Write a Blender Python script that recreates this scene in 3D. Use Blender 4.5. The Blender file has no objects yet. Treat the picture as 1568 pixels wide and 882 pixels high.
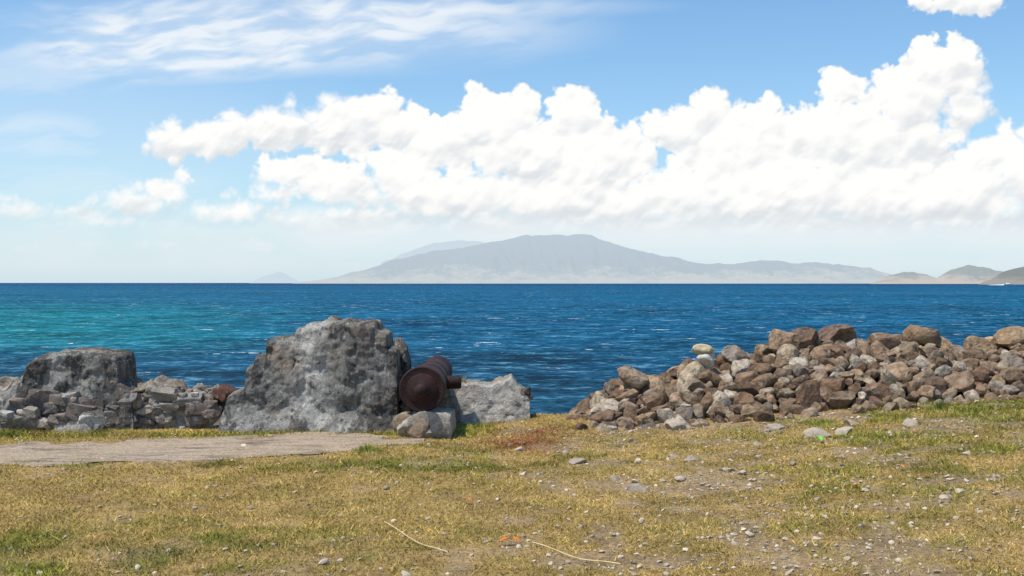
import bpy, bmesh, math, random
import numpy as np
from mathutils import Vector, Matrix, Euler
random.seed(7); RNG=np.random.default_rng(7)
SC=bpy.context.scene
F=1742.0; EYE=1.6; SEA=-9.0
def W(px,py,d): return ((px-784)/F*d, d, EYE-(py-433)/F*d)
def sm(t): t=np.clip(t,0,1); return t*t*(3-2*t)
# ---------- numpy noise
def _h(ix,iy,iz,s):
    n=(ix.astype(np.int64)*374761393+iy.astype(np.int64)*668265263+iz.astype(np.int64)*2147483647+s*974634777)&0xffffffff
    n=((n^(n>>13))*1274126177)&0xffffffff
    n=((n^(n>>16))*2246822519)&0xffffffff
    n=n^(n>>15)
    return (n&0xffffff)/float(0xffffff)
def vn(x,y,z=None,s=0):
    x=np.asarray(x,float); y=np.asarray(y,float)
    two=z is None
    z=np.zeros_like(x) if two else np.asarray(z,float)
    fx,fy,fz=np.floor(x),np.floor(y),np.floor(z)
    tx,ty,tz=sm(x-fx),sm(y-fy),sm(z-fz)
    r=0
    for a in (0,1):
        for b in (0,1):
            for c in ((0,) if two else (0,1)):
                w=(tx if a else 1-tx)*(ty if b else 1-ty)*(tz if c else 1-tz)
                r=r+w*_h(fx+a,fy+b,fz+c,s)
    return r
def fbm(x,y,z=None,s=0,o=4):
    r=0;a=.5;t=0
    for i in range(o):
        r=r+a*vn(x*2**i,y*2**i,None if z is None else z*2**i,s+i*17); t+=a; a*=.5
    return r/t
def worley(x,y,s=0):
    x=np.asarray(x,float);y=np.asarray(y,float); fx,fy=np.floor(x),np.floor(y)
    f1=np.full(x.shape,9.);f2=np.full(x.shape,9.);cid=np.zeros(x.shape)
    zz=np.zeros_like(fx)
    for a in (-1,0,1):
        for b in (-1,0,1):
            cx,cy=fx+a,fy+b
            d=np.hypot(cx+.15+.7*_h(cx,cy,zz,s)-x,cy+.15+.7*_h(cx,cy,zz,s+1)-y); r=_h(cx,cy,zz,s+2)
            k=d<f1; f2=np.where(k,f1,np.minimum(f2,d)); cid=np.where(k,r,cid); f1=np.where(k,d,f1)
    return f1,f2,cid
# ---------- mesh helpers
def link(o): SC.collection.objects.link(o); return o
def mesh_obj(name,V,Fc,mat=None,col=None,smooth=True,parent=None,sharp=None,alpha=None):
    V=np.asarray(V,np.float32); me=bpy.data.meshes.new(name)
    if isinstance(Fc,np.ndarray):
        n,k=Fc.shape
        me.vertices.add(len(V)); me.vertices.foreach_set('co',V.ravel())
        me.loops.add(n*k); me.loops.foreach_set('vertex_index',Fc.ravel().astype(np.int32))
        me.polygons.add(n); me.polygons.foreach_set('loop_start',(np.arange(n)*k).astype(np.int32))
        me.update(calc_edges=True)
    else:
        me.from_pydata([tuple(map(float,v)) for v in V],[],Fc)
    if smooth: me.polygons.foreach_set('use_smooth',np.ones(len(me.polygons),bool))
    if sharp: me.set_sharp_from_angle(angle=math.radians(sharp))
    if col is not None:
        a=me.color_attributes.new('Col','FLOAT_COLOR','POINT')
        c=np.ones((len(V),4),np.float32); c[:,:3]=col
        if alpha is not None: c[:,3]=alpha
        a.data.foreach_set('color',c.ravel())
    me.update()
    o=link(bpy.data.objects.new(name,me))
    if mat: me.materials.append(mat)
    if parent: o.parent=parent
    return o
def grid_faces(nr,nc):
    i=np.arange(nr-1)[:,None]*nc+np.arange(nc-1)[None,:]; i=i.ravel()
    return np.stack([i,i+1,i+nc+1,i+nc],1)
def empty(name):
    o=link(bpy.data.objects.new(name,None)); return o
# ---------- materials
def newmat(name):
    m=bpy.data.materials.new(name); m.use_nodes=True; nt=m.node_tree
    return m,nt,nt.nodes['Principled BSDF']
class N:
    def __init__(s,nt): s.nt=nt
    def n(s,t,**k):
        x=s.nt.nodes.new(t)
        for a,b in k.items(): setattr(x,a,b)
        return x
    def put(s,sock,v):
        if isinstance(v,bpy.types.NodeSocket): s.nt.links.new(v,sock)
        elif v is not None: sock.default_value=v
    def math(s,op,a,b=None,c=None,clamp=False):
        x=s.n('ShaderNodeMath',operation=op,use_clamp=clamp)
        for i,v in enumerate((a,b,c)): s.put(x.inputs[i],v)
        return x.outputs[0]
    def vec(s,op,a,b=None,scale=None):
        x=s.n('ShaderNodeVectorMath',operation=op)
        s.put(x.inputs[0],a); s.put(x.inputs[1],b)
        if scale is not None: s.put(x.inputs['Scale'],scale)
        return x.outputs[1] if op in('LENGTH','DOT_PRODUCT','DISTANCE') else x.outputs[0]
    def noise(s,v,sc,det=4,rough=.55,dist=0,color=False):
        x=s.n('ShaderNodeTexNoise'); s.put(x.inputs['Vector'],v); x.inputs['Scale'].default_value=sc
        x.inputs['Detail'].default_value=det; x.inputs['Roughness'].default_value=rough; x.inputs['Distortion'].default_value=dist
        return x.outputs['Color' if color else 'Fac']
    def vor(s,v,sc,feat='F1'):
        x=s.n('ShaderNodeTexVoronoi',feature=feat); s.put(x.inputs['Vector'],v); x.inputs['Scale'].default_value=sc
        return x.outputs['Distance']
    def mr(s,v,a,b,c=0.,d=1.,smooth=False):
        x=s.n('ShaderNodeMapRange'); x.interpolation_type='SMOOTHSTEP' if smooth else 'LINEAR'
        s.put(x.inputs[0],v)
        for i,q in enumerate((a,b,c,d)): s.put(x.inputs[1+i],q)
        return x.outputs[0]
    def mix(s,f,a,b,bt='MIX'):
        x=s.n('ShaderNodeMix',data_type='RGBA',blend_type=bt)
        s.put(x.inputs[0],f)
        for i,v in ((6,a),(7,b)):
            if isinstance(v,tuple): v=(*v,1) if len(v)==3 else v
            s.put(x.inputs[i],v)
        return x.outputs[2]
    def bump(s,h,st=.5,dist=.02,nrm=None):
        x=s.n('ShaderNodeBump'); s.put(x.inputs['Height'],h); x.inputs['Strength'].default_value=st; x.inputs['Distance'].default_value=dist
        if nrm: s.put(x.inputs['Normal'],nrm)
        return x.outputs[0]
    def obj(s): return s.n('ShaderNodeTexCoord').outputs['Object']
    def attr(s): return s.n('ShaderNodeAttribute',attribute_name='Col').outputs['Color']
def mat_attr(name,rough=.95,bs=.0,bscale=60,var=.25,spec=.2,bd=.01,spots=False):
    m,nt,p=newmat(name); g=N(nt); o=g.obj(); c=g.attr()
    n=g.noise(o,bscale*.35,5,.6); f=g.mr(n,.3,.7,1-var*1.4,1+var)
    c=g.vec('SCALE',c,scale=f)
    if spots:
        q=g.mr(g.noise(o,9,5,.65),.58,.68,0,.5); c=g.mix(q,c,(.40,.34,.27))
        q=g.mr(g.noise(g.vec('ADD',o,(7,3,1)),12,5,.7),.52,.66,0,.8); c=g.mix(q,c,(.05,.037,.028))
        q=g.mr(g.noise(g.vec('ADD',o,(1,13,1)),5,4,.7),.50,.64,0,.55); c=g.mix(q,c,(.25,.15,.08))
    g.put(p.inputs['Base Color'],c); p.inputs['Roughness'].default_value=rough
    p.inputs['Specular IOR Level'].default_value=spec
    if bs:
        h=g.math('ADD',g.noise(o,bscale,6,.65),g.math('MULTIPLY',g.vor(o,bscale*.6),.5))
        g.put(p.inputs['Normal'],g.bump(h,bs,bd))
    return m
M_rock=mat_attr('rock_material',bs=.8,bscale=34,var=.38,bd=.03,spots=True)
M_pebble=mat_attr('pebble_material',bs=.5,bscale=80,var=.2)
M_grass=mat_attr('grass_material',rough=.8,var=.15,bscale=20,spec=.15)

def mat_wall(nm,bk,tan=.4,th=.47,spk=.9):
    m,nt,p=newmat(nm); g=N(nt); o=g.obj(); base=g.attr()
    st=g.vec('MULTIPLY',o,(1,1,.4))
    big=g.noise(st,1.9,6,.62,.3); med=g.noise(g.vec('ADD',st,(3,9,2)),8,7,.72,.2); fine=g.noise(o,50,5,.7)
    c=g.vec('SCALE',base,scale=g.mr(med,.36,.64,.6,1.3))
    blk=g.mr(g.math('ADD',big,g.math('MULTIPLY',g.math('SUBTRACT',med,.5),.8)),th,th+.10,0,bk)
    c=g.mix(blk,c,(.055,.050,.046))
    c=g.mix(g.mr(g.noise(g.vec('ADD',o,(20,1,5)),15,6,.78),.57,.62,0,.65),c,(.46,.43,.38))
    c=g.mix(g.mr(g.noise(g.vec('ADD',o,(2,31,5)),13,6,.75),.57,.63,0,bk*spk),c,(.035,.032,.030))
    c=g.mix(g.mr(g.noise(g.vec('ADD',o,(12,3,55)),3,3,.6),.56,.70,0,tan),c,(.27,.18,.115))
    c=g.vec('SCALE',c,scale=g.mr(fine,.3,.7,.65,1.3))
    g.put(p.inputs['Base Color'],c); p.inputs['Roughness'].default_value=.96; p.inputs['Specular IOR Level'].default_value=.15
    h=g.math('ADD',med,g.math('MULTIPLY',fine,.45))
    g.put(p.inputs['Normal'],g.bump(h,.8,.045)); return m
M_wall=mat_wall('weathered_plaster',.86,.35,.455); M_wall2=mat_wall('rubble_masonry',.5,.5,.52); M_wall3=mat_wall('pale_plaster',.4,.3,.53)

def mat_ground():
    m,nt,p=newmat('ground_material'); g=N(nt); o=g.obj(); c=g.attr()
    n1=g.noise(o,22,6,.7); n2=g.noise(o,120,3,.6)
    c=g.vec('SCALE',c,scale=g.math('MULTIPLY',g.mr(n1,.3,.7,.5,1.45),g.mr(n2,.3,.7,.6,1.4)))
    v=g.vor(o,30); c=g.mix(g.mr(v,.10,.16,.6,0),c,(.36,.30,.22))
    g.put(p.inputs['Base Color'],c); p.inputs['Roughness'].default_value=1; p.inputs['Specular IOR Level'].default_value=.1
    g.put(p.inputs['Normal'],g.bump(g.math('ADD',n1,g.math('MULTIPLY',n2,.4)),1.,.04)); return m
M_ground=mat_ground()

# ---------- terrain
def hgt(x,y,noise=True):
    x=np.asarray(x,float); y=np.asarray(y,float)
    z=0.36*sm((x-.4)/6.0)*sm((y-3)/8.5)+0.25*sm((x-6)/20)
    z=z+0.07*sm((x+.6)/.9)*sm((y-11.3)/1.4)
    if noise: z=z+.05*(fbm(x*.9,y*.9,s=3)-.5)+.018*(fbm(x*5,y*5,s=5,o=3)-.5)
    edge=13.15+2.4*sm((x-.7)/1.6)
    d=np.maximum(0,y-edge)
    z=z-np.minimum(d*d*.35+d*.35,14+0*d)
    return z
def gb(x,y,cx,cy,rx,ry): return np.exp(-(((x-cx)/rx)**2+((y-cy)/ry)**2))
def greenness(x,y):
    g=.65*gb(x,y,-2.5,6.9,1.3,.6)+.4*gb(x,y,-3.3,6.2,1.3,.5)+.65*gb(x,y,-.85,9.8,.9,.4)+.3*gb(x,y,-.3,10.6,1.2,.9)
    g=g+.6*np.exp(-((y-12.0)/.25)**2)*(x<-.2)+.3*np.exp(-((y-10.0)/.22)**2)*(x<-1)*sm((fbm(x*1.5,y,s=40)-.35)*4)
    g=g+.52*sm((x-.9)/3.)*(.15+1.2*fbm(x*1.6,y*1.6,s=44,o=3))*sm((y-4)/3)
    g=g+.5*gb(x,y,5.0,11.6,1.6,.7)+.10
    n=fbm(x*3.8,y*3.8,s=31,o=5)
    return np.clip(g*(3.4*n-.7)+(n-.5)*.5,0,1)
def bareness(x,y):
    n=fbm(x*3.4,y*3.4,s=61,o=5); m=fbm(x*.9,y*.9,s=63,o=4)
    b=sm((n-.48)*5)*.62*sm((x+2.)/3.5)+sm((n-.56)*7)*.5+.2*sm((m-.5)*4)
    b=b+1.*gb(x,y,2.2,12.,1.2,.35)+.7*gb(x,y,4.2,10.9,.6,.25)+(.5*gb(x,y,1.6,9.3,.9,.35)+.4*gb(x,y,5.0,9.8,1.4,.8)+.4*gb(x,y,1.2,6.6,1.5,.5))*sm((n-.35)*4)
    return np.clip(b,0,1)
def pedge(x):
    w=.26*(fbm(x*1.7,x*0+2.,s=71,o=4)-.5)*2; v=.26*(fbm(x*2.3,x*0+5.,s=72,o=4)-.5)*2
    y0=10.0+.55*sm((x+4)/2.6)+w; y1=11.15+.8*sm((x+5.)/3.5)+v
    t=sm((x+1.9)/1.0)*.9; ym=11.35; return y0*(1-t)+ym*t, y1*(1-t)+(ym+.05)*t
def pathmask(x,y):
    y0,y1=pedge(x); j=.22*RNG.normal(size=np.shape(x))
    return (y>y0+j+.02)&(y<y1+j-.02)&(x<-.85)&(RNG.uniform(0,1,np.shape(x))>.10*(fbm(x*4,y*4,s=77)>.5))
def redness(x,y): return gb(x,y,.12,11.25,.35,.5)+.6*gb(x,y,.35,12.0,.3,.3)
xs=np.concatenate([np.linspace(-90,-7.2,28),np.arange(-7,8.5,.05),np.linspace(8.7,90,28)])
ys=np.concatenate([np.linspace(-80,3.6,24),np.arange(4,16.5,.05),np.linspace(16.7,42,30)])
X,Y=np.meshgrid(xs,ys); Z=hgt(X,Y)
gr=greenness(X,Y)[...,None]; br=bareness(X,Y)[...,None]; rd=np.clip(redness(X,Y),0,1)[...,None]
n=fbm(X*4,Y*4,s=81)[...,None]
C=np.array([.44,.29,.105])*(1-gr)+np.array([.20,.19,.04])*gr
C=C*(1-.8*br)+np.array([.38,.265,.155])*.8*br
C=C*(1-.5*rd)+np.array([.2,.06,.03])*.5*rd
C=C*(.65+.7*n)
off=(Y>15.8)[...,None]; C=np.where(off,np.array([.13,.10,.07]),C)
mesh_obj('ground',np.stack([X,Y,Z],-1).reshape(-1,3),grid_faces(len(ys),len(xs)),M_ground,C.reshape(-1,3))

# path
def mat_path():
    m,nt,p=newmat('dirt_material'); g=N(nt); o=g.obj(); st=g.vec('MULTIPLY',o,(.35,2.2,1))
    n0=g.noise(st,5,7,.8); n1=g.noise(o,40,5,.7); n2=g.noise(o,1.4,5,.65)
    c=g.mix(g.mr(n0,.40,.54),(.19,.14,.10),(.52,.405,.30)); c=g.mix(g.mr(n2,.44,.58,0,.8),c,(.50,.385,.265))
    v=g.vor(o,22); c=g.mix(g.mr(v,.12,.2,.7,0),c,(.50,.43,.35))
    c=g.vec('SCALE',c,scale=g.mr(n1,.3,.7,.55,1.4))
    g.put(p.inputs['Base Color'],c); p.inputs['Roughness'].default_value=1; p.inputs['Specular IOR Level'].default_value=.1
    g.put(p.inputs['Normal'],g.bump(g.math('ADD',n1,g.math('MULTIPLY',n0,2.)),.8,.03)); return m
px=np.arange(-14,-.86,.04); u=np.linspace(0,1,44)
y0,y1=pedge(px)
PY=(y0-.1)[None,:]+(y1-y0+.2)[None,:]*u[:,None]; PX=np.broadcast_to(px,PY.shape)
edge=np.minimum(u,1-u)[:,None]*7+4.4*(fbm(PX*4,PY*7,s=75,o=5)-.44)-2.*sm((PX+1.5)/.6); PZ=hgt(PX,PY)+np.clip((edge-.35)*.05,-.02,.012)+.02*(fbm(PX*1,PY*7,s=9)-.5)*sm(edge)
mesh_obj('dirt_path',np.stack([PX,PY,PZ],-1).reshape(-1,3),grid_faces(*PY.shape),mat_path())

# ---------- grass
def blades(n,xr,yr,keep,hmul,colf,name):
    x=RNG.uniform(*xr,n); y=RNG.uniform(*yr,n)
    inside=np.abs(x)<(y*.50+.5); x=x[inside]; y=y[inside]; k=keep(x,y); x=x[k];y=y[k]; n=len(x)
    h=(RNG.uniform(.010,.038,n))*hmul(x,y); wd=RNG.uniform(.0018,.004,n)*(1+.02*y)
    a=RNG.uniform(0,2*np.pi,n); l=RNG.uniform(.3,2.2,n)*h; b=RNG.uniform(0,2*np.pi,n)
    z=hgt(x,y)-.004
    dx,dy=np.cos(a)*wd,np.sin(a)*wd
    P0=np.stack([x-dx,y-dy,z],1);P1=np.stack([x+dx,y+dy,z],1)
    P2=np.stack([x+np.cos(b)*l,y+np.sin(b)*l,z+h],1)
    V=np.stack([P0,P1,P2],1).reshape(-1,3); Fc=np.arange(3*n).reshape(-1,3)
    c=colf(x,y); c3=np.repeat(c,3,0).reshape(n,3,3); c3[:,:2]*=.75
    return mesh_obj(name,V,Fc,M_grass,c3.reshape(-1,3),smooth=False)
def gcol(x,y):
    n=len(x); g=greenness(x,y); pick=RNG.uniform(0,1,n)<g*1.0
    straw=np.array([.84,.56,.19]); ol=np.array([.46,.33,.085]); grn=np.array([.27,.31,.035]); red=np.array([.42,.07,.05])
    t=RNG.uniform(0,1,n)[:,None]**1.2; c=straw*t+ol*(1-t)
    t2=RNG.uniform(.0,.6,n)[:,None]
    c=np.where(pick[:,None],grn*(1-t2)+ol*t2,c)
    r=RNG.uniform(0,1,n)<redness(x,y)*.9; c=np.where(r[:,None],red,c)
    dk=RNG.uniform(0,1,n)<.20; c=np.where(dk[:,None],c*.32,c)
    return c*(RNG.uniform(.65,1.2,n)*(.35+1.3*fbm(x*1.9,y*2.6,s=99)))[:,None]
def keepg(x,y):
    d=(1-.85*bareness(x,y))*(.1+1.5*fbm(x*7,y*7,s=91,o=3))
    m=RNG.uniform(0,1,len(x))<d
    m&=~pathmask(x,y); m&=(y<13.6+1.2*sm((x-1)/2))
    return m
blades(720000,(-7.5,7.5),(5.,14.),keepg,lambda x,y:.7+.7*greenness(x,y)+.5*((np.abs(y-12.05)<.22)&(x<0)),gcol,'grass')

# ---------- rocks
ICO={}
for s in (2,3,4):
    bm=bmesh.new(); bmesh.ops.create_icosphere(bm,subdivisions=s,radius=1)
    bm.verts.ensure_lookup_table()
    ICO[s]=(np.array([v.co[:] for v in bm.verts]),np.array([[v.index for v in f.verts] for f in bm.faces])); bm.free()
def rock(pos,size,sub=3,rot=None,ang=1.,rough=.05,lo=.48,hi=.85,box=0):
    V=ICO[sub][0].copy()
    if box:
        for ax in range(3):
            for sg in (1,-1):
                nn=RNG.normal(size=3)*.16; nn[ax]+=sg; nn/=np.linalg.norm(nn); e=np.maximum(0,V@nn-box*RNG.uniform(.85,1.1)); V-=nn*(e*.98)[:,None]
    for i in range(RNG.integers(9,14) if not box else 4):
        nn=RNG.normal(size=3); nn/=np.linalg.norm(nn); o=RNG.uniform(lo,hi)
        e=np.maximum(0,V@nn-o); V-=nn*(e*.97*ang)[:,None]
    s=RNG.integers(1000)
    f=(fbm(V[:,0]*1.6+s,V[:,1]*1.6,V[:,2]*1.6,s=int(s),o=4)-.5)
    V=V*(1+rough*4.5*f[:,None])
    V/= (V.max(0)-V.min(0))*.5
    V=V*np.asarray(size)
    if rot is None: rot=(RNG.uniform(-.5,.5),RNG.uniform(-.5,.5),RNG.uniform(0,6.28))
    R=np.array(Euler(rot).to_matrix()); V=V@R.T
    return V+np.asarray(pos),ICO[sub][1]
class Acc:
    def __init__(s): s.V=[];s.F=[];s.C=[];s.n=0
    def add(s,VF,c):
        V,Fc=VF; s.V.append(V); s.F.append(Fc+s.n); s.n+=len(V); s.C.append(np.tile(c,(len(V),1)))
    def build(s,name,mat,parent=None,sharp=30): return mesh_obj(name,np.concatenate(s.V),np.concatenate(s.F),mat,np.concatenate(s.C),parent=parent,sharp=sharp)
PAL=np.array([[.28,.205,.14],[.22,.145,.09],[.38,.30,.205],[.18,.11,.07],[.46,.385,.30],[.28,.19,.12],[.14,.092,.065],[.38,.265,.16],[.25,.205,.165],[.32,.22,.145]])
def rcol(): return PAL[RNG.integers(len(PAL))]*RNG.uniform(.65,1.2)

# ---------- rock pile
tp=[(845,650),(870,640),(900,622),(930,602),(945,580),(985,578),(1005,585),(1040,563),(1060,556),(1095,556),(1120,545),(1160,540),(1185,527),(1200,520),(1240,515),(1290,510),(1330,524),(1380,520),(1410,512),(1440,530),(1480,536),(1520,530),(1545,512),(1568,510),(1640,512),(1720,540),(1800,600),(1840,640)]
tpx=np.array([W(a,b,13.5)[0] for a,b in tp]); tpz=np.array([W(a,b,13.5)[2] for a,b in tp])
def heap(x,y):
    top=np.interp(x,tpx,tpz)-.03; g=hgt(x,y,False)
    fy=12.05+.25*sm((x-.6)/2)-.1*sm((x-2.5)/3); 
    t=np.where(y<13.5,(y-fy)/(13.5-fy),1-(y-13.5)/1.3)
    H=np.clip(t,0,1)**.75
    return g+(np.maximum(top-g,0))*H
hx=np.arange(.4,9.2,.06);hy=np.arange(11.9,15.,.06); HX,HY=np.meshgrid(hx,hy)
HZ=heap(HX,HY)-.15+.05*(fbm(HX*5,HY*5,s=7)-.5)
pile=empty('rock_pile')
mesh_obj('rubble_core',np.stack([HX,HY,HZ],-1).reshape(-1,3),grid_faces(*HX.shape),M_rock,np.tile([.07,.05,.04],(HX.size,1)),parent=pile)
A=Acc()
pts=[]
def tryp(x,y,r,k=.72):
    z=float(heap(x,y))
    if pts:
        q=np.array(pts); 
        if np.any(((q[:,:3]-(x,y,z))**2).sum(1)<((q[:,3]+r)*k)**2): return False
    pts.append((x,y,z,r)); return True
for r0,r1,cnt in ((.16,.21,40),(.115,.16,420),(.08,.115,2600),(.045,.08,7000)):
    for i in range(cnt):
        x=RNG.uniform(.62,9.0); y=RNG.uniform(12.0,14.3) if r0>.06 else RNG.uniform(12.0,13.6)
        if x>6.5 and r0<.1: continue
        if heap(x,y)-hgt(x,y,False)<.02 and RNG.uniform()>.12: continue
        r=RNG.uniform(r0,r1)
        if x<1.6 and r>.18: continue
        if tryp(x,y,r,.66):
            s=np.array([r*RNG.uniform(.95,1.35),r*RNG.uniform(.8,1.1),r*RNG.uniform(.65,1.)])
            A.add(rock((x,y,float(heap(x,y))-.15*r),s,4 if r>.11 else 3,rot=(RNG.uniform(-.9,.9),RNG.uniform(-.9,.9),RNG.uniform(0,6.28)),rough=.065),rcol())
print('pile rocks',len(pts))
for a,b,w_,h_ in ((968,580,50,32),(1200,524,52,34),(1232,520,44,40),(1290,514,60,32),(1410,516,54,32),(1404,540,58,34),(1352,524,50,26),(1460,545,60,30),(1552,520,56,36),(1130,545,50,28),(1085,580,50,36),(1500,532,44,28),(1380,560,40,36),(1410,600,70,30),(1305,600,50,46),(1095,625,42,50),(1000,625,44,50),(1058,600,44,40),(930,640,40,20),(990,650,44,18),(1165,632,40,36),(1240,600,44,30)):
    d=13.4 if b<560 else 12.2+ (650-b)/90*1.1
    x,y,z=W(a,b,d); s=d/F/2
    A.add(rock((x,y,z),(w_*s*1.0,w_*s*.9,h_*s*1.1),4,rot=(RNG.uniform(-.15,.15),RNG.uniform(-.25,.25),RNG.uniform(-.3,.3))),rcol()*1.15)
A.build('stones',M_rock,pile)
A=Acc()
x,y,z=W(1078,553,13.1); A.add(rock((x,y,z),(.13,.12,.09),4,rough=.1,lo=.6),np.array([.55,.50,.42]))
x,y,z=W(1076,535,13.1); A.add(rock((x,y,z),(.135,.11,.065),4,rot=(0,.12,0),rough=.10,lo=.7),np.array([.50,.42,.26]))
x,y,z=W(1086,543,13.1); A.add(rock((x,y,z-.01),(.06,.08,.08),4,rot=(0,.1,0),rough=.12,lo=.6),np.array([.50,.44,.32]))
A.build('coral_rock',M_pebble)

# ---------- walls
def wall(name,prof,d,thick,parent,lean=.12,rough=1.,flare=0.,expose=.3,jag=.08,mat=None,pl=(.33,.315,.285),band=None):
    P=np.array([W(a,b,d) for a,b in prof])[:,[0,2]]
    seg=np.hypot(*np.diff(P,axis=0).T); L=np.concatenate([[0],np.cumsum(seg)])
    s=np.arange(0,L[-1],.015); x=np.interp(s,L,P[:,0]); zt=np.interp(s,L,P[:,1])
    zb=hgt(x,x*0+d,False)-.08
    _,_,ci=worley(s*7,s*0+d,s=5)
    jig=((fbm(s*6,s*0+d,s=11,o=5)-.5)*1.1+(ci-.5)*.4)*jag*rough; zt=np.maximum(zt+jig*sm((zt-zb)/.2),zb+.001)
    rows=[];cols=[]
    nf=84
    for i in range(nf):
        t=i/(nf-1); z=zb+(zt-zb)*t
        wx=x+.16*(fbm(x*4,z*4,s=51,o=4)-.5); wz=z+.16*(fbm(x*4,z*4,s=52,o=4)-.5)
        f1,f2,cid=worley(wx*4.2,wz*5.6,s=31); groove=sm((f2-f1)/.12)
        ex=sm((fbm(x*2.4,z*2.4,s=27,o=5)-(.66-expose*.5))*9)*sm((fbm(x*5,z*5,s=28,o=3)-.3+expose*.5)*5)
        crag=np.abs(fbm(x*3.2+z*1.1,z*2.6,s=29,o=5)-.5)
        dy=(fbm(x*2.,z*2.,s=21,o=3)-.5)*.14-.03*np.minimum(crag,.12)*rough/.12
        dy=dy+ex*(.035-.07*(cid-.3)*groove-.02*groove)*rough+(1-ex)*(fbm(x*7,z*7,s=22,o=5)-.5)*.04+(fbm(x*16,z*16,s=23,o=3)-.5)*.03*rough
        y=d+lean*(z-zb)+dy+.05*sm((t-.95)/.05)-flare*(1-sm((z-zb)/.35))
        rows.append(np.stack([x,y,z],1))
        pl_=np.array(pl); stn=np.array([.25,.20,.15])[None]*(.6+.8*cid)[:,None]; mo=np.array([.38,.345,.29])
        ce=mo*(1-groove)[:,None]+stn*groove[:,None]
        cc=pl_*(1-ex)[:,None]+ce*ex[:,None]
        if band is not None:
            bb=np.exp(-((x-band[0]-.1*(fbm(z*3,x*2,s=61)-.5))/band[1])**2)+.8*(1-sm((z-zb)/.5))
            cc=cc*(.62+.75*np.clip(bb,0,1))[:,None]
        cols.append(cc)
    for i in range(1,24):
        t=i/24; y=rows[nf-1][:,1]*(1-t)+(d+thick)*t
        z=zt+(fbm(x*7,y*7,s=25,o=3)-.5)*.10*rough*min(1,4*t*(1)); z=np.maximum(z,zb)
        rows.append(np.stack([x,y,z],1)); cols.append(np.tile([.30,.25,.19],(len(x),1)))
    for i in range(1,8):
        t=i/7; rows.append(np.stack([x,x*0+d+thick,rows[nf+22][:,2]*(1-t)+zb*t-.3*t],1)); cols.append(np.tile([.25,.23,.2],(len(x),1)))
    V=np.stack(rows); return mesh_obj(name,V.reshape(-1,3),grid_faces(len(rows),len(x)),mat or M_wall,np.stack(cols).reshape(-1,3),parent=parent)
W1=empty('ruined_stone_wall')
wall('tall_section',[(335,660),(338,640),(346,612),(360,598),(372,590),(374,566),(384,562),(388,548),(402,544),(404,521),(430,518),(446,514),(449,503),(462,499),(466,494),(500,492),(540,495),(572,498),(576,508),(590,514),(592,530),(606,534),(608,560),(606,600),(608,655)],12.15,.75,W1,flare=.10,expose=.0,band=(-2.18,.22))
wall('broken_end',[(575,655),(578,525),(590,524),(604,527),(618,543),(624,560),(621,582),(627,590),(628,640),(630,655)],12.5,.5,W1,rough=2.2,expose=.6)
wall('left_block',[(-2,655),(2,604),(8,598),(20,585),(30,580),(33,562),(42,553),(65,543),(95,540),(120,537),(150,541),(173,546),(176,560),(178,584),(188,592),(200,600),(205,655)],12.4,.7,W1,expose=.18)
wall('rubble_core',[(-420,655),(-400,590),(-250,600),(-60,590),(0,592),(30,590),(100,598),(200,598),(240,594),(300,601),(345,598),(380,600),(395,655)],12.5,.55,W1,rough=1.8,expose=.6,jag=.12,mat=M_wall2,pl=(.42,.37,.31))
A=Acc()
def facestones(x0,x1,yt,yb,d,cnt,rmin,rmax,colm=1.):
    for i in range(cnt):
        a=RNG.uniform(x0,x1); b=RNG.uniform(yt,yb); x,y,z=W(a,b,d); r=rmin+(rmax-rmin)*RNG.uniform()**1.8
        c=rcol(); c=c*.5+c.mean()*.5*1.2
        A.add(rock((x,y+r*.62,z),(r*RNG.uniform(1,1.7),r*.8,r*RNG.uniform(.5,.95)),4,rot=(RNG.uniform(-.2,.2),RNG.uniform(-.2,.2),RNG.uniform(-.3,.3)),box=.62,rough=.08),c*colm)
facestones(-300,35,600,652,12.45,34,.05,.17,1.3)
facestones(35,200,605,655,12.4,22,.05,.16,1.3)
facestones(190,350,604,652,12.45,26,.04,.14,1.3)
facestones(-10,150,632,658,12.2,14,.05,.15,1.4)
facestones(190,340,599,604,12.65,12,.04,.09,1.3)
facestones(594,618,555,640,12.55,10,.05,.10,.6)
x,y,z=W(348,602,12.5); A.add(rock((x,y,z),(.2,.15,.10),4),np.array([.13,.06,.045]))
A.build('rubble_stones',M_wall2,W1)
W2=empty('ruined_stone_wall')
wall('wall_body',[(640,650),(645,600),(690,592),(700,586),(720,587),(750,589),(770,586),(783,580),(792,592),(804,600),(811,615),(812,650)],12.75,.6,W2,rough=.8,expose=-.2,lean=.25,mat=M_wall3,pl=(.46,.425,.375))
A=Acc()
facestones(650,690,595,640,12.7,9,.05,.1,.7); facestones(797,806,600,622,12.85,3,.05,.08,.6); facestones(700,790,586,590,13.1,7,.03,.06,.8)
A.build('rubble_stones',M_rock,W2)

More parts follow.
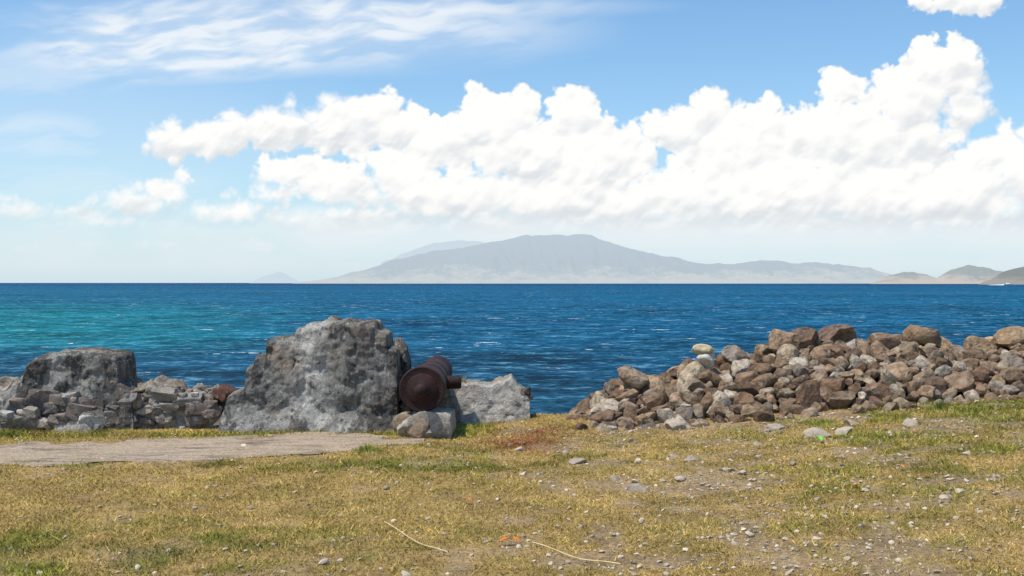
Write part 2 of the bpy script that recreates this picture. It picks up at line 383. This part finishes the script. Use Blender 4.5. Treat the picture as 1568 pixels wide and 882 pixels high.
# ---------- cannon
def mat_rust():
    m,nt,p=newmat('rusted_iron'); g=N(nt); o=g.obj()
    n=g.noise(o,6,6,.7); f=g.noise(o,60,5,.7)
    c=g.mix(g.mr(n,.35,.65),(.018,.009,.009),(.050,.020,.017)); c=g.mix(g.mr(f,.53,.70,0,.55),c,(.10,.045,.032))
    g.put(p.inputs['Base Color'],c); p.inputs['Roughness'].default_value=.65; p.inputs['Specular IOR Level'].default_value=.25
    g.put(p.inputs['Normal'],g.bump(g.math('ADD',f,n),.6,.015)); return m
M_rust=mat_rust()
def lathe(name,prof,seg,mat,parent,mtx):
    V=[];n=len(prof)
    for a,r in prof:
        for j in range(seg):
            t=2*math.pi*j/seg; V.append(mtx@Vector((r*math.cos(t),a,r*math.sin(t))))
    Fc=[(i*seg+j,i*seg+(j+1)%seg,(i+1)*seg+(j+1)%seg,(i+1)*seg+j) for i in range(n-1) for j in range(seg)]
    o=mesh_obj(name,V,Fc,mat,smooth=True,parent=parent,sharp=40)
    return o
can=empty('cannon')
b=Vector((-.92,11.62,.51)); e=Vector((-.895,13.7,.545))
q=(e-b).normalized().to_track_quat('Y','Z').to_matrix().to_4x4(); MT=Matrix.Translation(b)@q
pf=[(-.165,.0),(-.162,.035),(-.145,.06),(-.115,.072),(-.085,.064),(-.065,.042),(-.048,.042),(-.035,.065),(-.022,.10),(-.006,.155),(.004,.16),(.006,.19),(.0,.225),(.012,.236),(.05,.237),(.062,.228),(.066,.222),(.60,.205),(.605,.213),(.64,.213),(.645,.202),(1.2,.178),(1.205,.186),(1.24,.186),(1.245,.174),(1.8,.152),(1.95,.155),(2.02,.172),(2.08,.178),(2.11,.172),(2.12,.15),(2.12,.08),(1.7,.075),(1.7,0)]
lathe('barrel',pf,72,M_rust,can,MT)
for sgn,nm in ((1,'trunnion_right'),(-1,'trunnion_left')):
    T=MT@Matrix.Translation((0,1.0,-.03))@Matrix.Rotation(-sgn*math.pi/2,4,'Z')
    lathe(nm,[(.12,.075),(.335,.072),(.345,.065),(.346,0)],32,M_rust,can,T)
T=MT@Matrix.Translation((0,.10,.20))@Matrix.Rotation(math.pi/2,4,'X')
lathe('vent_patch',[(-.02,.05),(.02,.048),(.022,.03),(.022,0)],20,M_rust,can,T)
A=Acc()
A.add(rock((-.90,11.82,.12),(.31,.27,.20),4,rot=(0,.06,.1),rough=.09,box=.72),np.array([.46,.40,.33]))
A.add(rock((-1.02,11.80,.10),(.20,.27,.18),4,rot=(0,.1,.3),rough=.07,lo=.62),np.array([.34,.25,.17]))
A.add(rock((-.80,11.74,.08),(.16,.2,.14),4,rot=(0,-.1,-.2),rough=.07,lo=.62),np.array([.50,.45,.38]))
A.add(rock((-.9,13.3,.08),(.3,.3,.34),3),np.array([.25,.22,.18]))
A.add(rock((-.9,12.9,.15),(.25,.25,.22),3),np.array([.25,.22,.18]))
A.build('support_stone',M_wall3)

# ---------- loose stones & gravel
A=Acc()
def onground(a,b):
    d=11.
    for i in range(30):
        x=(a-784)/F*d; z=float(hgt(x,d)); d=.5*d+.5*(EYE-z)*F/(b-433)
    return (a-784)/F*d,d,float(hgt((a-784)/F*d,d))
for a,b,w_,cc in ((797,690,17,.42),(1480,696,20,.48),(1115,722,24,.38),(1470,754,18,.48),(1325,752,16,.45),(1306,738,12,.42),(975,750,34,.32),(1043,736,24,.42),(1255,668,46,.40),(1290,664,36,.42),(1252,826,15,.52),(1190,656,26,.36),(1305,650,26,.40),(1035,655,40,.40),(1395,650,30,.36),(1290,700,13,.4),(882,710,30,.34),(1085,745,16,.36),(1215,712,18,.34),(1448,762,18,.45),(1015,737,14,.4),(940,735,20,.32),(1060,705,30,.34),(1160,682,22,.32),(330,745,11,.35),(520,790,11,.38),(1520,735,15,.4),(1160,700,12,.38),(1030,700,16,.36)):
    x,y,z=onground(a,b); s=w_*y/F/2
    A.add(rock((x,y,z+s*.05),(s,s*.8,s*.5),4,rot=(RNG.uniform(-.2,.2),RNG.uniform(-.2,.2),RNG.uniform(0,6))),np.array([1,.82,.63])*cc)
A.build('loose_stones',M_pebble)
A=Acc()
i=0
while i<6400:
    y=RNG.uniform(5.2,12.6); x=RNG.uniform(-.5*y,.5*y); 
    pr=.14+.9*sm((x+1)/3.)*(.3+bareness(x,y)*.8)+.5*gb(x,y,2.3,12,2.,.5)
    if RNG.uniform()>pr: i+=.2; continue
    r=.004+.014*RNG.uniform()**2.8; i+=1
    if RNG.uniform()<.04: r*=1.8
    A.add(rock((x,y,float(hgt(x,y))+r*.35),(r*1.2,r,r*.65),2,rough=.03),np.array([1,.82,.62])*RNG.uniform(.28,.62))
A.build('gravel',M_pebble)

# ---------- small things
def tube(name,pts,r,col,mat=M_pebble,parent=None):
    V=[];seg=6
    for i,p in enumerate(pts):
        p=Vector(p)
        for j in range(seg):
            t=2*math.pi*j/seg; V.append(p+Vector((0,math.cos(t)*r,math.sin(t)*r)))
    Fc=[(i*seg+j,i*seg+(j+1)%seg,(i+1)*seg+(j+1)%seg,(i+1)*seg+j) for i in range(len(pts)-1) for j in range(seg)]
    return mesh_obj(name,V,Fc,mat,np.tile(col,(len(V),1)),parent=parent)
for (a0,b0),(a1,b1) in (((588,804),(686,852)),((815,836),(950,870)),):
    P=[]
    for t in np.linspace(0,1,14):
        x,y,z=onground(a0+(a1-a0)*t,b0+(b1-b0)*t+6*math.sin(t*3.)); P.append((x,y,z+.022+.006*math.sin(t*9)))
    tube('dry_stalk',P,.0042,[.72,.55,.27])
def leaf(a,b,s,col,name):
    x,y,z=onground(a,b); V=[];Fc=[]
    k=RNG.uniform(0,6); 
    for i,t in enumerate(np.linspace(0,1,7)):
        wv=math.sin(math.pi*t)**.7*.4 if 0<i<6 else 0
        for j in (-1,0,1):
            lx,ly=(t-.5)*2*s,j*wv*s; lz=abs(j)*.25*s*wv+.35*s*math.sin(t*3)
            V.append((x+lx*math.cos(k)-ly*math.sin(k),y+lx*math.sin(k)+ly*math.cos(k),z+.03+lz))
    for i in range(6):
        for j in (0,1): Fc.append((i*3+j,i*3+j+1,i*3+j+4,i*3+j+3))
    mesh_obj(name,V,Fc,M_grass,np.tile(col,(len(V),1)))
leaf(775,836,.045,[.85,.16,.015],'fallen_leaf'); leaf(788,836,.04,[.8,.15,.01],'fallen_leaf')
leaf(716,773,.036,[.75,.17,.02],'fallen_leaf'); leaf(1380,721,.036,[.7,.18,.02],'fallen_leaf'); leaf(1310,748,.032,[.7,.15,.02],'fallen_leaf')
leaf(1255,678,.06,[.10,.75,.05],'plastic_scrap')
def tuft(name,x,y,z,n,R,H,cols):
    t=RNG.uniform(0,6.28,n); r=R*RNG.uniform(0,1,n); bx=x+r*np.cos(t);by=y+r*np.sin(t)*.8
    h=H*RNG.uniform(.3,1.1,n)*(1.1-.7*r/R); l=h*RNG.uniform(.1,1.,n); a=RNG.uniform(0,6.28,n); w_=.004
    P0=np.stack([bx-w_,by,z+0*bx],1);P1=np.stack([bx+w_,by,z+0*bx],1);P2=np.stack([bx+l*np.cos(a),by+l*np.sin(a),z+h],1)
    c=np.array(cols)[RNG.integers(len(cols),size=n)]
    mesh_obj(name,np.stack([P0,P1,P2],1).reshape(-1,3),np.arange(3*n).reshape(-1,3),M_grass,np.repeat(c,3,0),smooth=False)
G=[[.24,.28,.04],[.44,.38,.10],[.15,.18,.03]]; S=[[.5,.4,.17],[.4,.32,.12],[.2,.2,.06]]
x,y,z=onground(562,692); tuft('weed_tuft',x,y,z,350,.16,.09,G)
x,y,z=W(704,586,13.0); tuft('weed_tuft',x,y,z-.03,260,.12,.12,S)
x,y,z=onground(1440,628); tuft('weed_tuft',x,y,z,300,.14,.12,G)
x,y,z=onground(735,655); tuft('weed_tuft',x,y,z,600,.4,.06,G)
x,y,z=onground(1490,632); tuft('weed_tuft',x,y,z,500,.4,.08,G)

# ---------- sea
def mat_sea():
    m,nt,p=newmat('sea_water'); g=N(nt); nt.nodes.remove(p); o=g.obj()
    sh=g.vec('MULTIPLY',o,(.8,1,1))
    w0=g.noise(sh,2.0,3,.6,.3); w1=g.noise(sh,.8,4,.62,.4); w2=g.noise(g.vec('ADD',sh,(31,7,0)),.2,4,.6,.4); w3=g.noise(sh,.035,4,.6); w4=g.noise(g.vec('MULTIPLY',o,(.4,1,1)),.006,5,.65); w5=g.noise(g.vec('MULTIPLY',o,(.25,1,1)),.0012,4,.6)
    sep=g.n('ShaderNodeSeparateXYZ'); g.put(sep.inputs[0],o); Yc=sep.outputs[1]
    near=g.mr(Yc,85,260,1,0,True)
    c=g.mix(near,(.0035,.080,.158),(.010,.060,.106))
    tq=g.math('MULTIPLY',g.mr(g.math('DIVIDE',sep.outputs[0],Yc),-.08,-.42,0,1,True),g.mr(Yc,140,230,0,1,True))
    tq=g.math('MULTIPLY',tq,g.mr(Yc,300,750,1,.15,True)); tq=g.math('MULTIPLY',tq,g.mr(w4,.4,.6,.6,1.))
    c=g.mix(tq,c,(.003,.175,.190))
    c=g.mix(g.mr(w4,.44,.60,0,.45),c,(.003,.048,.112))
    far=g.mr(Yc,1200,6000,0,1,True); c=g.mix(far,c,(.005,.055,.135))
    def t(w,k): return g.math('MULTIPLY',g.math('SUBTRACT',w,.5),k)
    tone=g.math('ADD',g.math('ADD',g.math('ADD',t(w0,2.2),t(w1,3.2)),t(w2,2.8)),g.math('ADD',t(w3,1.8),t(w5,1.2)))
    c=g.vec('SCALE',c,scale=g.math('MAXIMUM',g.math('ADD',1.,tone),.28))  # light and dark sides of wavelets painted into the water colour
    hi=g.mr(g.math('ADD',g.math('MULTIPLY',w1,.6),g.math('MULTIPLY',w2,.6)),.65,.76,0,.6); c=g.mix(hi,c,(.16,.33,.42))  # pale streaks: sky reflection painted on the wave crests
    fo=g.noise(g.vec('MULTIPLY',o,(.35,.6,1)),.30,5,.75); fo2=g.noise(o,.02,3,.6)
    foam=g.math('MULTIPLY',g.mr(fo,.655,.67),g.mr(fo2,.40,.52))
    c=g.mix(foam,c,(.95,.98,1.))  # white flecks: whitecaps, plus sparkle painted in the same colour
    df=g.n('ShaderNodeBsdfDiffuse'); g.put(df.inputs[0],c)
    gl=g.n('ShaderNodeBsdfGlossy'); gl.inputs[1].default_value=.25
    bp=g.bump(g.math('ADD',g.math('MULTIPLY',w1,.5),g.math('MULTIPLY',w2,2.)),.9,1.5); g.put(gl.inputs[2],bp)
    mx=g.n('ShaderNodeMixShader'); mx.inputs[0].default_value=.03; g.put(mx.inputs[1],df.outputs[0]); g.put(mx.inputs[2],gl.outputs[0])
    g.put(nt.nodes['Material Output'].inputs[0],mx.outputs[0]); return m
mesh_obj('sea',[(-90000,-2000,SEA),(90000,-2000,SEA),(90000,90000,SEA),(-90000,90000,SEA)],[(0,1,2,3)],mat_sea(),smooth=False)

# ---------- distant islands
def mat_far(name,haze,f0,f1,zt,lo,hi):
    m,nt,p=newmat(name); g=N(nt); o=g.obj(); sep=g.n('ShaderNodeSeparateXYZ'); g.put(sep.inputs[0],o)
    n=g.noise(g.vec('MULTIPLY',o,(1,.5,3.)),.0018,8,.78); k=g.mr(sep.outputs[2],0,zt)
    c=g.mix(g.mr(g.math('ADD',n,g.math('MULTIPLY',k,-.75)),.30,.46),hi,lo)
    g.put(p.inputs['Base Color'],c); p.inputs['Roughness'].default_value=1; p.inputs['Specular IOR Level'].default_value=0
    em=g.n('ShaderNodeEmission'); em.inputs[0].default_value=(*haze,1)  # aerial haze painted in: flat emission colour mixed over the slopes
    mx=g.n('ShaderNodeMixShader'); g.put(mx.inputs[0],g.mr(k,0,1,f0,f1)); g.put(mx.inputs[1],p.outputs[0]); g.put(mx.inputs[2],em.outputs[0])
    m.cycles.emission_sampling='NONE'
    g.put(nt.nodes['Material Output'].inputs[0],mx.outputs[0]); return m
def island(name,prof,D,depth,mat,seed,gul=.5):
    a=np.array(prof,float); px=np.linspace(a[0,0],a[-1,0],700); py=np.interp(px,a[:,0],a[:,1])
    py=py-(fbm(px*.06,px*0,s=seed,o=5)-.5)*5*sm((433-py)/14)
    k=np.linspace(0,1,90); 
    PXg,K=np.meshgrid(px,k); T=(432-np.broadcast_to(py,PXg.shape))/F
    Dd=D+depth*K
    S_=np.where(K<.6,(K/.6)**1.2,1-sm((K-.6)/.4)); rid=np.abs(fbm(PXg*.03+K*2.5,K*4,s=seed+5,o=6)-.5)*4
    Zr=np.maximum(T,0)*(D+.6*depth)*S_*(1-gul*rid*np.clip((.6-K)/.2,0,1))
    return mesh_obj(name,np.stack([(PXg-784)/F*Dd,Dd,SEA-1+Zr],-1).reshape(-1,3),grid_faces(*PXg.shape),mat)
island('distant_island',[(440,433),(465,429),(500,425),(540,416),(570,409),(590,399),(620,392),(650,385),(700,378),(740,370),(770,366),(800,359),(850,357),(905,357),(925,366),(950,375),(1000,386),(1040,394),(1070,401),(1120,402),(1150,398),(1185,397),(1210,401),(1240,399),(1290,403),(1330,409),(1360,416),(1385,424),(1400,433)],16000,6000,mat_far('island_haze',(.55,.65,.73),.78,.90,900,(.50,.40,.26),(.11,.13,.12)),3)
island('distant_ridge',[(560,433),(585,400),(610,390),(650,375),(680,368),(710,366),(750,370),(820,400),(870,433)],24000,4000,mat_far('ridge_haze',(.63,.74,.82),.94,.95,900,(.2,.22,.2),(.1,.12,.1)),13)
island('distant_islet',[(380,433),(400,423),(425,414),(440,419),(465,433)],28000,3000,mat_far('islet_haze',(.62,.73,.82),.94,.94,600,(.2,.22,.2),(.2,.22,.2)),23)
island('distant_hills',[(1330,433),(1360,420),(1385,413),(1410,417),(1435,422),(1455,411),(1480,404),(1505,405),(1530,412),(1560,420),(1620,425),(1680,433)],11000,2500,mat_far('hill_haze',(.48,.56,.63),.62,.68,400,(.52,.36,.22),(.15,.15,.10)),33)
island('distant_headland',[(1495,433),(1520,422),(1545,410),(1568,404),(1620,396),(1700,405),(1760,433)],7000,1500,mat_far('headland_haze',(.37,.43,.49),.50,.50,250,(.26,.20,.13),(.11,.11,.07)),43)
bt=empty('motorboat')
def plain(name,c,r=.5):
    m,nt,p=newmat(name); g=N(nt); n=g.noise(g.obj(),.8,3); g.put(p.inputs['Base Color'],g.vec('SCALE',c,scale=g.mr(n,.3,.7,.9,1.05))); p.inputs['Roughness'].default_value=r; return m
bx,by,_=W(1543,434,5200); H=[]; k=1.8
for t in np.linspace(-1,1,9):
    w_=3.2*(1-max(0,t)**2.5*.97); zz=2.6+1.1*max(0,t)
    H+= [(bx+t*11*k,by-w_*k,SEA+zz*k),(bx+t*10.2*k,by-w_*.5*k,SEA-.3),(bx+t*10.2*k,by+w_*.5*k,SEA-.3),(bx+t*11*k,by+w_*k,SEA+zz*k)]
Fh=[(i*4+j,i*4+(j+1)%4,(i+1)*4+(j+1)%4,(i+1)*4+j) for i in range(8) for j in range(4)]+[(0,3,2,1),(32,33,34,35)]
MW=plain('white_paint',(.85,.85,.85)); mesh_obj('hull',H,Fh,MW,smooth=False,parent=bt)
cv=[(bx+a*s_*k,by+b_*s2*k,SEA+z_*k) for z_,s_,s2 in ((2.6,1,1),(5.4,.75,.85)) for a,b_ in ((-4,-2.2),(5,-2.2),(5,2.2),(-4,2.2))]
mesh_obj('cabin',cv,[(0,1,5,4),(1,2,6,5),(2,3,7,6),(3,0,4,7),(4,5,6,7)],MW,smooth=False,parent=bt)
Wk=[];
for t in np.linspace(0,1,12):
    xx=bx-16-75*t; hh=2.6*(1-t)**.7+.2; ww=5+14*t; Wk+=[(xx,by-ww,SEA+.05),(xx,by-ww*.4,SEA+hh),(xx,by+ww*.4,SEA+hh),(xx,by+ww,SEA+.05)]
mesh_obj('wake',Wk,[(i*4+j,i*4+j+1,i*4+j+5,i*4+j+4) for i in range(11) for j in range(3)],plain('foam',(.85,.88,.9),.9),parent=bt)

# ---------- clouds: a distant dome sector, shape computed as clusters of puffs
GA=np.arange(-.62,.62,.0009); GT=np.arange(-.002,.30,.0009); AZ,TN=np.meshgrid(GA,GT)
PXc=np.tan(AZ)*F+784; PYc=433-TN/np.cos(AZ)*F
def pnoise(sc,s,o=4): return fbm(PXc/sc+100,PYc/sc+100,s=s,o=o)-.5
WX=PXc+pnoise(60,1)*26+pnoise(14,2,3)*9; WY=PYc+pnoise(60,3)*22+pnoise(14,4,3)*9
BL=[(262,216,48,28),(330,210,66,34),(430,196,76,44),(540,190,94,50),(612,200,60,38),(452,265,74,30),(520,290,90,38),(430,300,60,22),(620,270,70,40),
(680,222,60,44),(760,190,66,56),(800,235,95,56),(880,185,46,50),(900,250,85,66),(960,232,60,40),
(1050,204,68,44),(1092,176,34,40),(1170,194,58,46),(1130,238,105,56),(1286,132,34,36),(1275,185,45,40),(1270,215,95,54),(1390,162,60,60),(1452,110,52,50),(1480,118,40,50),(1480,160,42,46),(1360,225,115,60),(1530,238,75,44),
(700,305,175,48),(900,310,220,54),(1150,300,250,62),(1400,305,250,66),(1620,275,120,70),(560,330,130,26),(650,340,120,22),(950,345,320,26),(1280,345,320,28),
(35,322,70,26),(115,330,66,22),(205,314,80,28),(262,296,50,26),(288,272,20,12),(350,324,90,28),(150,345,160,18),(450,335,90,22),(390,378,80,24),(250,374,90,20),(50,384,100,20),(130,378,80,18),(600,374,60,18),(510,382,34,14),(1850,250,180,60),(-150,330,120,40),(1460,5,80,16),(1100,370,300,18),(1400,352,240,22)]
HH=np.full(AZ.shape,-1e3); DD=np.full(AZ.shape,-60.)
def puff(cx,cy,rx,ry,zc):
    i0,i1=np.searchsorted(GT,[(433-cy-ry*1.5-22)/F*.85,(433-cy+ry*1.5+22)/F*1.02]); j0,j1=np.searchsorted(GA,[math.atan((cx-rx*1.4-22-784)/F),math.atan((cx+rx*1.4+22-784)/F)])
    if i0>=i1 or j0>=j1: return
    sl=(slice(i0,i1),slice(j0,j1)); d2=((WX[sl]-cx)/rx)**2+((WY[sl]-cy)/ry)**2; r=min(rx,ry)
    DD[sl]=np.maximum(DD[sl],(1-np.sqrt(d2))*r)
    HH[sl]=np.maximum(HH[sl],zc+r*np.sqrt(np.maximum(0,1-d2))-1e3*(d2>1))
CR=np.random.default_rng(5)
for a,b_,rx,ry in BL:
    puff(a,b_,rx*.90,ry*.86,0)
    n1=int(12+rx*ry/200)
    for i in range(n1):
        t=CR.uniform(0,2*math.pi); q_=CR.uniform(.2,.95); cx=a+rx*q_*math.cos(t); cy=b_-ry*q_*math.sin(t)*(1. if math.sin(t)>0 else .7)
        r=CR.uniform(.14,.38)*min(rx,ry)*1.0+3
        puff(cx,cy,r*CR.uniform(1,1.4),r,ry*.7*(1-q_)+CR.uniform(-6,6))
        for k in range(6):
            t2=CR.uniform(0,2*math.pi); r2=r*CR.uniform(.25,.5); puff(cx+r*.85*math.cos(t2),cy-r*.85*math.sin(t2),r2*1.2,r2,ry*.7*(1-q_)+r*.5+CR.uniform(-3,3))
edge=DD+pnoise(22,7,5)*17+pnoise(6,8,3)*7
soft=6+18*sm((PYc-230)/120)+12*sm(pnoise(150,9,2)*4)
al=sm((edge+2)/soft)
Hs=np.where(HH<-500,DD*.5,HH)+pnoise(30,11,5)*30+pnoise(9,12,4)*9+pnoise(90,13,4)*40
def blur(a,k):
    for ax in (0,1):
        c=np.cumsum(np.pad(a,[(k+1,k) if i==ax else (0,0) for i in (0,1)],mode='edge'),axis=ax)
        a=(np.take(c,range(2*k+1,c.shape[ax]),ax)-np.take(c,range(0,c.shape[ax]-2*k-1),ax))/(2*k+1)
    return a
def lam(h,k,s):
    h=blur(h,k); gy,gx=np.gradient(h); return (-gy*.8*1+gx*.35)*s
l1=lam(Hs,1,.5); l2=lam(Hs,5,.9); l3=lam(np.maximum(DD,-20),18,1.6)
lit=.72+.28*np.tanh(l1)+.26*np.tanh(l2)+.18*np.tanh(l3)
under=np.exp(-((PYc-322)/24)**2)*.22
lit=np.clip(lit-under*np.clip(.4+pnoise(90,14,3)*3,0,1.3),0,1)
sh=np.array([.71,.755,.795]); wh=np.array([1.02,1.01,.985])
CC=sh+(wh-sh)*(sm(lit)**.75)[...,None]  # sunlit and shaded sides of the puffs painted into the cloud colour
t_=sm((PYc-322)/45)[...,None]; CC=CC*(1-t_)+np.array([.84,.88,.91])*t_  # cloud bases fade to a painted haze colour
al=al*(1-.4*sm((PYc-340)/55))*(1-.2*sm((300-PXc)/200)*sm((PYc-250)/40))*sm((431-PYc)/26)
al=np.maximum(al,.85*sm((PYc-300)/40)*sm((436-PYc)/95)*sm((PXc-300)/220)*(.65+.7*(pnoise(110,33,4)+.5)).clip(0,1.1)).clip(0,1)
al=np.maximum(al,.42*sm((PYc-300)/60)*sm((432-PYc)/30)*(.5+pnoise(90,34,4)+.3))
# cirrus veils
ca_,sa_=math.cos(.10),math.sin(.10); U=PXc*ca_-PYc*sa_; V_=PXc*sa_+PYc*ca_
U=U+pnoise(140,19,3)*60; V_=V_+pnoise(140,20,3)*50
c1=fbm(U/170+9,V_/34+3,s=15,o=6); c2=fbm(U/50+9,V_/12+3,s=16,o=5)
mk=lambda cx,cy,rx,ry: sm((1.15-np.hypot((PXc-cx)/rx,(PYc-cy)/ry))/.95)
msk=np.clip(1.1*mk(430,45,500,75)+.9*mk(280,80,240,55)+.5*mk(40,205,190,50)+.4*mk(60,110,260,60)+.3*mk(150,280,300,60)+.35*mk(750,10,300,20),0,1.15)
ci=np.clip((sm((c1*.62+c2*.38-.33)/.34)*.70+.30)*msk,0,.9)
ci=np.maximum(ci,.18*mk(100,220,500,200))
at=al+ci*(1-al); CI=np.array([.88,.93,.97]); CC=(CC*al[...,None]+CI*(ci*(1-al))[...,None])/np.maximum(at,1e-4)[...,None]
R=70000.
Vc=np.stack([np.sin(AZ)*R,np.cos(AZ)*R,EYE+TN*R],-1).reshape(-1,3)
def mat_cloud():
    m,nt,p=newmat('cloud_material'); g=N(nt); nt.nodes.remove(p)
    a=g.n('ShaderNodeAttribute',attribute_name='Col'); em=g.n('ShaderNodeEmission'); g.put(em.inputs[0],a.outputs['Color']); em.inputs[1].default_value=1.
    tr=g.n('ShaderNodeBsdfTransparent'); mx=g.n('ShaderNodeMixShader'); g.put(mx.inputs[0],a.outputs['Alpha']); g.put(mx.inputs[1],tr.outputs[0]); g.put(mx.inputs[2],em.outputs[0])
    m.cycles.emission_sampling='NONE'; g.put(nt.nodes['Material Output'].inputs[0],mx.outputs[0]); return m
mesh_obj('sky',Vc,grid_faces(*AZ.shape),mat_cloud(),CC.reshape(-1,3),alpha=at.ravel())

# ---------- sun + sky
S=Vector((-.36,-.18,.90)).normalized()
el=math.asin(S.z); az=math.atan2(S.x,S.y)
sd=bpy.data.lights.new('sun','SUN'); sd.energy=4.9; sd.angle=math.radians(.5); sd.color=(1,.95,.86)
so=link(bpy.data.objects.new('sun',sd)); so.rotation_euler=S.to_track_quat('Z','Y').to_euler()
w=bpy.data.worlds.new('World'); SC.world=w; w.use_nodes=True; nt=w.node_tree; nt.nodes.clear(); g=N(nt)
out=g.n('ShaderNodeOutputWorld'); sky=g.n('ShaderNodeTexSky'); sky.sky_type='NISHITA'; sky.sun_disc=False
sky.sun_elevation=el; sky.sun_rotation=az; sky.air_density=1.; sky.dust_density=.3; sky.ozone_density=2.
bg=g.n('ShaderNodeBackground'); bg.inputs[1].default_value=.13
tint=g.n('ShaderNodeVectorMath',operation='MULTIPLY'); g.put(tint.inputs[0],sky.outputs[0]); tint.inputs[1].default_value=(.74,1.05,1.22)
g.put(bg.inputs[0],tint.outputs[0])
tc=g.n('ShaderNodeTexCoord'); sp=g.n('ShaderNodeSeparateXYZ'); g.put(sp.inputs[0],tc.outputs['Generated'])
hz=g.n('ShaderNodeBackground'); hz.inputs[0].default_value=(.66,.78,.87,1); hz.inputs[1].default_value=1.
m1=g.n('ShaderNodeMixShader'); g.put(m1.inputs[0],g.math('MULTIPLY',.85,g.math('POWER',2.718,g.math('MULTIPLY',g.math('MAXIMUM',sp.outputs[2],0.),-10.)))); g.put(m1.inputs[1],bg.outputs[0]); g.put(m1.inputs[2],hz.outputs[0])
g.put(out.inputs[0],m1.outputs[0])
# ---------- camera
cd=bpy.data.cameras.new('camera'); cd.sensor_width=36; cd.lens=36*F/1568; cd.clip_start=.1; cd.clip_end=200000
co=link(bpy.data.objects.new('camera',cd)); co.location=(0,0,EYE); co.rotation_euler=(math.radians(90)-math.atan(8/F),0,0); SC.camera=co
SC.view_settings.view_transform='Standard'; SC.view_settings.look='None'; SC.view_settings.exposure=0
